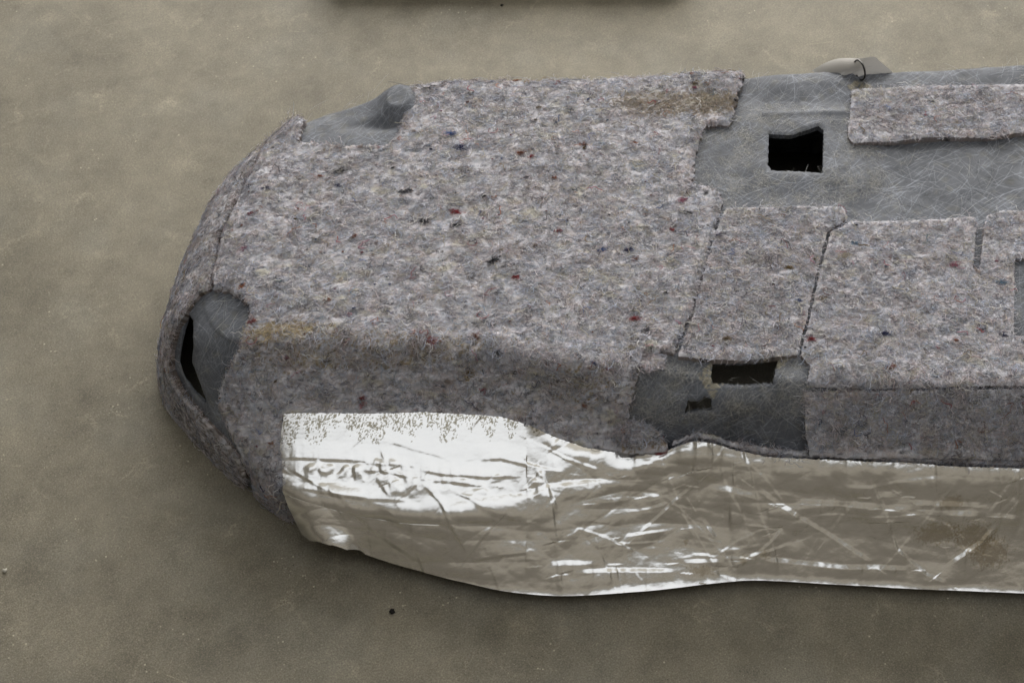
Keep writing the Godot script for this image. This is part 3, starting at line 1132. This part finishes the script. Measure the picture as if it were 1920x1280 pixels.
func build_cover() -> void:
	var cover := thing("insulation_cover", "long moulded grey cover wrapped in mottled felt with crumpled silver foil along its near side", "insulation cover")
	foil_area = outline("foil")
	for spot in FLECKS:
		var at := Vector2(spot[1], spot[2]) * 0.001
		var cell := Vector2i(floori(at.x * 25.0), floori(at.y * 25.0))
		for dx in [-1, 0, 1]:
			for dz in [-1, 0, 1]:
				var key := cell + Vector2i(dx, dz)
				if not fleck_near.has(key):
					fleck_near[key] = []
				fleck_near[key].append([dyes[spot[0]], at.x, at.y, spot[3] * 0.001])
	nose_line = outline("nose")
	foil_rim = foil_area.slice(3, 20)
	groove = flat_points([-325, 12, -241, 18, -82, 31])
	swoop = flat_points([-44, 36, 30, 54, 82, 74, 120, 90])
	crest = flat_points([-20, 14, 40, 34, 85, 56, 150, 68])
	for list in CREASES:
		var line := flat_points(list)
		var left := line[0].x < 0.0
		add_crease(line, rng.randf_range(0.0026, 0.0038) if left else rng.randf_range(0.0032, 0.0050), rng.randf_range(0.26, 0.40) if left else rng.randf_range(0.34, 0.50))
	# the many fine lesser creases
	for k in 150:
		var at := Vector2(rng.randf_range(-0.30, 0.80), rng.randf_range(0.09, 0.26))
		var angle: float = [0.0, 0.0, 0.12, -0.15, 0.75, -0.7, 1.2][rng.randi() % 7] + rng.randfn() * 0.12
		var reach := rng.randf_range(0.03, 0.16)
		var line := PackedVector2Array([at])
		for s in 4:
			at += Vector2.from_angle(angle) * reach / 4.0
			angle += rng.randfn() * 0.10
			line.append(at)
		if at.x < 0.06 and at.y < 0.17 and rng.randf() < 0.75:
			continue
		add_crease(line, rng.randf_range(0.0018, 0.0036), rng.randf_range(0.08, 0.34))
	var light_wool := [Color(0.70, 0.69, 0.755), Color(0.745, 0.735, 0.80), Color(0.64, 0.63, 0.69), Color(0.58, 0.58, 0.645), Color(0.79, 0.785, 0.82), Color(0.50, 0.495, 0.55), Color(0.52, 0.57, 0.67), Color(0.64, 0.55, 0.56), Color(0.62, 0.59, 0.50), Color(0.16, 0.155, 0.18), Color(0.64, 0.63, 0.65)]
	for k in 8:
		wool.append(pinch(100 + k, 11, 0.008, Vector2(0.006, 0.020), Vector2(0.00014, 0.00030), 1.7, Vector2(0.0001, 0.0006), 0.9, light_wool))
		wool_short.append(pinch(150 + k, 6, 0.003, Vector2(0.003, 0.006), Vector2(0.00014, 0.00028), 1.2, Vector2(0.0002, 0.0008), 1.5, light_wool, 4))
	var pale := [Color(0.66, 0.64, 0.63), Color(0.60, 0.57, 0.50), Color(0.70, 0.69, 0.70)]
	for k in 10:
		yarn.append(pinch(200 + k, 1, 0.001, Vector2(0.014, 0.036), Vector2(0.00034, 0.00056), 2.9, Vector2(0.0012, 0.003), 1.0, pale, 10))
	for k in 5:
		strands.append(pinch(300 + k, 5, 0.030, Vector2(0.010, 0.055), Vector2(0.00008, 0.00020), 0.22, Vector2(0.0001, 0.0003), 0.35, [Color(0.50, 0.51, 0.53), Color(0.64, 0.65, 0.66), Color(0.38, 0.39, 0.42)], 5))
	for k in 5:
		haze.append(pinch(330 + k, 14, 0.012, Vector2(0.006, 0.024), Vector2(0.00006, 0.00014), 1.1, Vector2(0.0001, 0.0006), 1.6, [Color(0.55, 0.55, 0.54), Color(0.66, 0.65, 0.62)], 5))
	fibre_mat = StandardMaterial3D.new()
	fibre_mat.vertex_color_use_as_albedo = true
	fibre_mat.roughness = 0.85
	fibre_mat.backlight_enabled = true
	fibre_mat.backlight = Color(0.7, 0.7, 0.7)
	strand_mat = StandardMaterial3D.new()
	strand_mat.vertex_color_use_as_albedo = true
	strand_mat.roughness = 0.5
	fibre_mat.metallic_specular = 0.25
	var length: float = ALONG[ALONG.size() - 1] * 0.001
	var f := form(1540, 250, 0.0, length, 0.0, 2.3)

	# the moulded shell with its openings
	var shell_mat := StandardMaterial3D.new()
	shell_mat.vertex_color_use_as_albedo = true
	shell_mat.roughness = 0.5
	shell_mat.metallic_specular = 0.22
	shell_mat.uv1_triplanar = true
	shell_mat.uv1_world_triplanar = true
	shell_mat.uv1_scale = Vector3(2.6, 2.6, 2.6)
	shell_mat.albedo_texture = weave()
	shell_mat.heightmap_enabled = true
	shell_mat.heightmap_scale = 0.012
	shell_mat.heightmap_texture = shell_mat.albedo_texture
	var made := sheet(f, PackedVector2Array(), [outline("sq"), outline("slot"), outline("tear"), outline("slit")], 0.0, 0.0015, 0.0012, 0.006, shell_shape, shell_tint)
	var shell := put("shell", made.mesh, shell_mat, cover, "dark grey moulded shell with a woven surface and cut openings")
	strew(made, shell, "glass_strands", strands, strand_mat, 500, 0.35, Vector2(0.7, 1.2), plain_tint, bare_shell, 0.0001, Vector2(0.045, 9.0), 0.72)
	strew(made, shell, "glass_strands", strands, strand_mat, 160, 0.4, Vector2(0.6, 1.0), plain_tint, bare_shell, 0.0001, Vector2(0.045, 9.0), -0.55)
	strew(made, shell, "fluff", haze, strand_mat, 1000, 1.6, Vector2(0.5, 0.9), plain_tint, fluffy, 0.0, Vector2(0.012, 9.0))

	# unseen cap added over the open right end, keeping light out of the shell
	var end_st := SurfaceTool.new()
	end_st.begin(Mesh.PRIMITIVE_TRIANGLES)
	var rim := []
	for j in f.nr:
		rim.push_front(f.P[j * f.ns])
	for j in f.nr:
		rim.append(f.P[j * f.ns + f.ns - 1])
	for k in rim.size() - 1:
		for p in [Vector3(1.02, 0.1, -0.2), rim[k], rim[k + 1]]:
			end_st.add_vertex(p)
	end_st.generate_normals()
	put("added_end_cap", end_st.commit(), shell_mat, cover)

	# felt pieces; their cut edges are tinted darker and browner
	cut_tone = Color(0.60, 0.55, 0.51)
	var felt_a := felt_material(1)
	var felt_b := felt_material(2)
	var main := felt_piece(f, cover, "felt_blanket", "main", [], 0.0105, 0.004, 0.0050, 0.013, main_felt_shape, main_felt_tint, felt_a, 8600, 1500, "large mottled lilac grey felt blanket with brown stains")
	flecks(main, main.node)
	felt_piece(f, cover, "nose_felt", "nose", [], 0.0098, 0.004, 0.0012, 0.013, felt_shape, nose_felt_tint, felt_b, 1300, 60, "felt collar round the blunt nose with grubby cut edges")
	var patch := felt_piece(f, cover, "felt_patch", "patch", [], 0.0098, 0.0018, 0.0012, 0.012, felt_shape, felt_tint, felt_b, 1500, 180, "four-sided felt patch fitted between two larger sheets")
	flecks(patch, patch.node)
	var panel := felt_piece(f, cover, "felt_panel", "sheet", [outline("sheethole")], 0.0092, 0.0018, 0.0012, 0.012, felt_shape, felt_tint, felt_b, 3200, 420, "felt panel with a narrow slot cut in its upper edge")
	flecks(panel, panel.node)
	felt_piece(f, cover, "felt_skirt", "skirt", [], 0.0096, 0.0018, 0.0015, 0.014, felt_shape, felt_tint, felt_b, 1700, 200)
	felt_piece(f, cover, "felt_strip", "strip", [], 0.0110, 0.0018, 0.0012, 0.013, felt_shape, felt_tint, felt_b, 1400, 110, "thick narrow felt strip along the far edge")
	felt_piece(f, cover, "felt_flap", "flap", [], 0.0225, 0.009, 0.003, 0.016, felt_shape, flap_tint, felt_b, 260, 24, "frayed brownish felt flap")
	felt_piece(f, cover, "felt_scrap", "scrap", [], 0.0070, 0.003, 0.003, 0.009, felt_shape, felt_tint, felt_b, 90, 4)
	var lining := sheet(f, outline("collarunder"), [], 0.0035, 0.003, 0.002, 0.008, felt_shape, lining_tint)
	var lining_node := put("felt_lining", lining.mesh, felt_b, cover, "dark felt lining showing above the foil edge")
	strew(lining, lining_node, "wool_fibres", wool, fibre_mat, 380, 0.6, Vector2(0.8, 1.1), dim_tint, always, 0.0003)

	# the foil
	cut_tone = Color(0.95, 0.95, 0.95)
	var foil_mat := StandardMaterial3D.new()
	foil_mat.vertex_color_use_as_albedo = true
	foil_mat.metallic = 1.0
	foil_mat.roughness = 0.25
	foil_mat.uv1_triplanar = true
	foil_mat.uv1_world_triplanar = true
	foil_mat.uv1_scale = Vector3(3, 7, 7)
	foil_mat.heightmap_enabled = true
	foil_mat.heightmap_scale = 0.012
	foil_mat.heightmap_texture = noise_texture(pixel_noise(71, 24.0, 3), 0.0, 1.0, 512)
	var ff := form(1340, 300, 1.80, length, 1.04, 2.3, true)
	var foil := sheet(ff, foil_area, [], 0.0140, 0.0, 0.0008, 0.006, foil_shape, foil_tint)
	put("foil_sheet", foil.mesh, foil_mat, cover, "crumpled silver foil with black rub marks along its upper left edge")


func fluffy(p: Vector3, _n: Vector3) -> bool:
	if p.x > 0.16 and p.x < 0.41 and p.z > 0.02 and p.z < 0.105:
		return true
	return p.x > 0.28 and p.x < 0.57 and p.z > -0.47 and p.z < -0.25 and n_hue.get_noise_3d(p.x * 0.5, 2.0, p.z * 0.5) > 0.0


func bare_shell(p: Vector3, _n: Vector3) -> bool:
	return (p.x > 0.15 and p.x < 0.9 and p.z < 0.13) or p.x < -0.15


func flecks(made: Dictionary, parent: Node) -> void:
	var pos: PackedVector3Array = made.pos
	var nor: PackedVector3Array = made.nor
	var weight: PackedFloat32Array = made.weight
	var near := PackedInt32Array()
	for k in range(0, made.count, 1):
		if nor[k].z > -0.75:
			near.append(k)
	var spots := []
	for spot in FLECKS:
		var at := Vector2(spot[1], spot[2]) * 0.001
		var best := -1
		var least := 0.00002
		for k in near:
			var d := Vector2(pos[k].x, pos[k].z).distance_squared_to(at)
			if d < least:
				least = d
				best = k
		if best >= 0:
			spots.append([spot[0], best, spot[3] / 11.0])
	var names := dyes.keys()
	var extra := int(near.size() / 1000.0)
	var tries := 0
	while extra > 0 and tries < 20000:
		tries += 1
		var k := near[rng.randi() % near.size()]
		if rng.randf() > weight[k] / 4e-5 or not clear_of_foil(pos[k], nor[k]):
			continue
		spots.append([names[rng.randi() % names.size()], k, 0.12 + 0.75 * pow(rng.randf(), 3.0)])
		extra -= 1
	var tufts := []
	for k in 5:
		tufts.append(pinch(400 + k, 44, 0.0062, Vector2(0.004, 0.011), Vector2(0.00022, 0.00042), 1.6, Vector2(0.0002, 0.0011), 0.7, [Color(1, 1, 1), Color(0.8, 0.8, 0.8), Color(0.6, 0.6, 0.62)], 4))
	var buffers := [PackedFloat32Array(), PackedFloat32Array(), PackedFloat32Array(), PackedFloat32Array(), PackedFloat32Array()]
	for spot in spots:
		var k: int = spot[1]
		var n := nor[k]
		var x := (Vector3.RIGHT - n * n.x).normalized().rotated(n, rng.randfn() * 0.4)
		var z := x.cross(n)
		var s: float = spot[2] * 0.8
		var sx := s * 1.25
		var sz := s * 0.8
		var p := pos[k] + n * 0.0006
		var c: Color = dyes[spot[0]]
		buffers[rng.randi() % 5].append_array([x.x * sx, n.x, z.x * sz, p.x, x.y * sx, n.y, z.y * sz, p.y, x.z * sx, n.z, z.z * sz, p.z, c.r, c.g, c.b, 1.0])
	for v in 5:
		if buffers[v].size() == 0:
			continue
		var mm := MultiMesh.new()
		mm.transform_format = MultiMesh.TRANSFORM_3D
		mm.use_colors = true
		mm.mesh = tufts[v]
		mm.instance_count = buffers[v].size() / 16
		mm.buffer = buffers[v]
		var o := MultiMeshInstance3D.new()
		o.name = "coloured_flecks"
		o.multimesh = mm
		o.material_override = fibre_mat
		o.set_meta("kind", "stuff")
		parent.add_child(o, true)


# the shell's skin: a dark weave crossed by pale glass threads and fine scores
func weave() -> ImageTexture:
	var size := 1024
	var im := Image.create(size, size, false, Image.FORMAT_RGBA8)
	var r := RandomNumberGenerator.new()
	r.seed = 5
	var cloth := Image.create(64, 64, false, Image.FORMAT_RGBA8)
	for y in 64:
		for x in 64:
			var u := float(x + y)
			var v := float(x - y)
			var g := 0.55 + 0.05 * sin(u * TAU / 8.0) + 0.05 * sin(v * TAU / 8.0) + r.randf_range(-0.05, 0.05)
			cloth.set_pixel(x, y, Color(g, g, g))
	for y in 16:
		for x in 16:
			im.blit_rect(cloth, Rect2i(0, 0, 64, 64), Vector2i(x, y) * 64)
	for k in 1500:
		var p := Vector2(r.randf(), r.randf()) * size
		var family := r.randf()
		var angle := r.randfn(-0.62, 0.14) if family < 0.60 else (r.randfn(0.75, 0.22) if family < 0.82 else r.randf() * TAU)
		var bend := r.randfn() * 0.003
		var strength := r.randf_range(0.15, 0.80) * (1.0 if r.randf() < 0.85 else 1.6)
		var tone := 0.95 if r.randf() < 0.9 else 0.30
		for step in r.randi_range(20, 210):
			angle += bend
			p += Vector2.from_angle(angle)
			var much := minf(strength * r.randf_range(0.5, 1.0), 0.9)
			for side in [[0, 1.0], [1, 0.75], [-1, 0.4]]:
				var x := posmod(int(p.x), size)
				var y := posmod(int(p.y) + int(side[0]), size)
				var g := lerpf(im.get_pixel(x, y).r, tone, much * float(side[1]))
				im.set_pixel(x, y, Color(g, g, g))
	return ImageTexture.create_from_image(im)


# ------------------------------------------------------------------ tag, black part, crumbs
func ribbon(rows: Array) -> ArrayMesh:
	# rows: arrays of points of equal length; two sided sheet, smooth
	var st := SurfaceTool.new()
	st.begin(Mesh.PRIMITIVE_TRIANGLES)
	st.set_smooth_group(0)
	for j in rows.size() - 1:
		for i in rows[j].size() - 1:
			for p in [rows[j][i], rows[j][i + 1], rows[j + 1][i], rows[j][i + 1], rows[j + 1][i + 1], rows[j + 1][i]]:
				st.add_vertex(p)
	st.index()
	st.generate_normals()
	return st.commit()


func build_tag() -> void:
	var at := Vector3(0.552, 0.203, -0.548)
	var t := thing("paper_tag", "curled grey paper tag hung on a black ring at the far edge of the cover", "tag", at)
	var m := StandardMaterial3D.new()
	m.albedo_color = Color(0.70, 0.69, 0.68)
	m.roughness = 0.7
	m.cull_mode = BaseMaterial3D.CULL_DISABLED
	m.backlight_enabled = true
	m.backlight = Color(0.45, 0.45, 0.45)
	# upper edge of the paper from its left tip over the ring to the right corner, and its lower edge
	var top := [Vector3(-0.071, 0.029, 0.004), Vector3(-0.050, 0.036, -0.006), Vector3(-0.028, 0.040, -0.012), Vector3(-0.006, 0.041, -0.012), Vector3(0.010, 0.045, -0.008), Vector3(0.025, 0.0512, -0.004), Vector3(0.036, 0.044, 0.0), Vector3(0.0525, 0.030, 0.002), Vector3(0.072, 0.008, 0.002)]
	var fold := [Vector3(-0.060, 0.017, 0.008), Vector3(-0.044, 0.0255, 0.010), Vector3(-0.026, 0.031, 0.009), Vector3(-0.006, 0.034, 0.007), Vector3(0.010, 0.035, 0.004), Vector3(0.025, 0.036, 0.003), Vector3(0.036, 0.032, 0.003), Vector3(0.0515, 0.022, 0.003), Vector3(0.070, 0.003, 0.002)]
	for k in 4:
		top[k] += Vector3(0, -0.0045, -0.005)
		fold[k] += Vector3(0, 0.005, 0)
	var rows := [[], [], [], []]
	for k in top.size():
		rows[0].append(top[k])
		rows[1].append(fold[k])
		rows[2].append(Vector3(lerpf(fold[k].x, top[k].x, 0.3), -0.006, fold[k].z - 0.004))
		rows[3].append(Vector3(top[k].x * 0.9, -0.03, fold[k].z - 0.012))
	var fine := []
	for row in rows:
		var c := Curve3D.new()
		for k in row.size():
			var tan_v: Vector3 = (row[mini(k + 1, row.size() - 1)] - row[maxi(k - 1, 0)]) / 6.0
			c.add_point(row[k], -tan_v, tan_v)
		var line := []
		for k in 33:
			line.append(c.samplef(k * (row.size() - 1) / 32.0))
		fine.append(line)
	put("paper", ribbon(fine), m, t)
	var ring_mesh := TorusMesh.new()
	ring_mesh.inner_radius = 0.0146
	ring_mesh.outer_radius = 0.0176
	ring_mesh.rings = 40
	ring_mesh.ring_segments = 12
	var rm := StandardMaterial3D.new()
	rm.albedo_color = Color(0.06, 0.06, 0.06)
	rm.roughness = 0.28
	rm.metallic_specular = 0.6
	var ring := put("ring", ring_mesh, rm, t)
	ring.position = Vector3(0.003, 0.034, 0.008)
	ring.rotation_degrees = Vector3(0, 24, 90)


func build_black_part() -> void:
	# a low black moulding with rounded corners: outline in plan, swept up through a rounded profile
	var t := thing("black_moulding", "black moulded part on the floor, cut off by the top of the photo", "moulding", Vector3(0, 0, -1.195))
	var m := StandardMaterial3D.new()
	m.albedo_color = Color(0.10, 0.10, 0.10)
	m.roughness = 0.6
	var prof := [[-0.006, 0.0], [0.0, 0.012], [0.0, 0.045], [-0.004, 0.058], [-0.014, 0.066], [-0.03, 0.068], [-0.034, 0.06], [-0.05, 0.055]]
	var loops := []
	for pr in prof:
		var loop := []
		for corner in 4:
			var cx := (0.31 if corner in [0, 3] else -0.325) + 0.0
			var cz := 0.145 if corner in [0, 1] else -0.145
			for k in 9:
				var a: float = [0.0, PI / 2.0, PI, PI * 1.5][corner] + k / 8.0 * PI / 2.0
				var rad: float = 0.03 + pr[0]
				loop.append(Vector3(cx + cos(a) * maxf(rad, 0.002) + minf(rad, 0.0) * signf(cx), pr[1], cz + sin(a) * maxf(rad, 0.002) + minf(rad, 0.0) * signf(cz)))
		loop.append(loop[0])
		loops.append(loop)
	put("body", ribbon(loops), m, t)
	var top := []
	var st := SurfaceTool.new()
	st.begin(Mesh.PRIMITIVE_TRIANGLES)
	var last: Array = loops[loops.size() - 1]
	for k in last.size() - 1:
		for p in [Vector3(0, 0.054, 0), last[k], last[k + 1]]:
			st.add_vertex(p)
	st.generate_normals()
	put("deck", st.commit(), m, t)


func build_crumbs() -> void:
	var dark := StandardMaterial3D.new()
	dark.albedo_color = Color(0.10, 0.095, 0.085)
	dark.roughness = 0.9
	var white := StandardMaterial3D.new()
	white.albedo_color = Color(0.72, 0.71, 0.67)
	white.roughness = 0.9
	for c in [["fluff_crumb", "dark fluffy crumb on the concrete below the foil", "crumb", Vector3(-0.168, 0, 0.305), 0.0036, dark, 1], ["plaster_crumb", "white plaster crumb on the floor at the left edge of the photo", "crumb", Vector3(-0.722, 0, 0.239), 0.003, white, 2], ["dirt_crumb", "small black crumb on the floor beside the black moulding", "crumb", Vector3(-0.019, 0, -0.968), 0.0026, dark, 3]]:
		var r := RandomNumberGenerator.new()
		r.seed = c[6]
		var st := SurfaceTool.new()
		st.begin(Mesh.PRIMITIVE_TRIANGLES)
		var s := SphereMesh.new()
		s.radius = c[4]
		s.height = c[4] * 1.3
		s.radial_segments = 14
		s.rings = 8
		var arr := s.get_mesh_arrays()
		var v: PackedVector3Array = arr[Mesh.ARRAY_VERTEX]
		var nn := noise(c[6], 0.003, 2)
		for k in v.size():
			v[k] = v[k] * (1.0 + 0.7 * nn.get_noise_3dv(v[k])) + Vector3(0, c[4] * 0.55, 0)
		arr[Mesh.ARRAY_VERTEX] = v
		var am := ArrayMesh.new()
		am.add_surface_from_arrays(Mesh.PRIMITIVE_TRIANGLES, arr)
		var o := put(c[0], am, c[5], self, c[1])
		o.position = c[3]
		o.rotation.y = r.randf() * TAU
		o.set_meta("category", c[2])
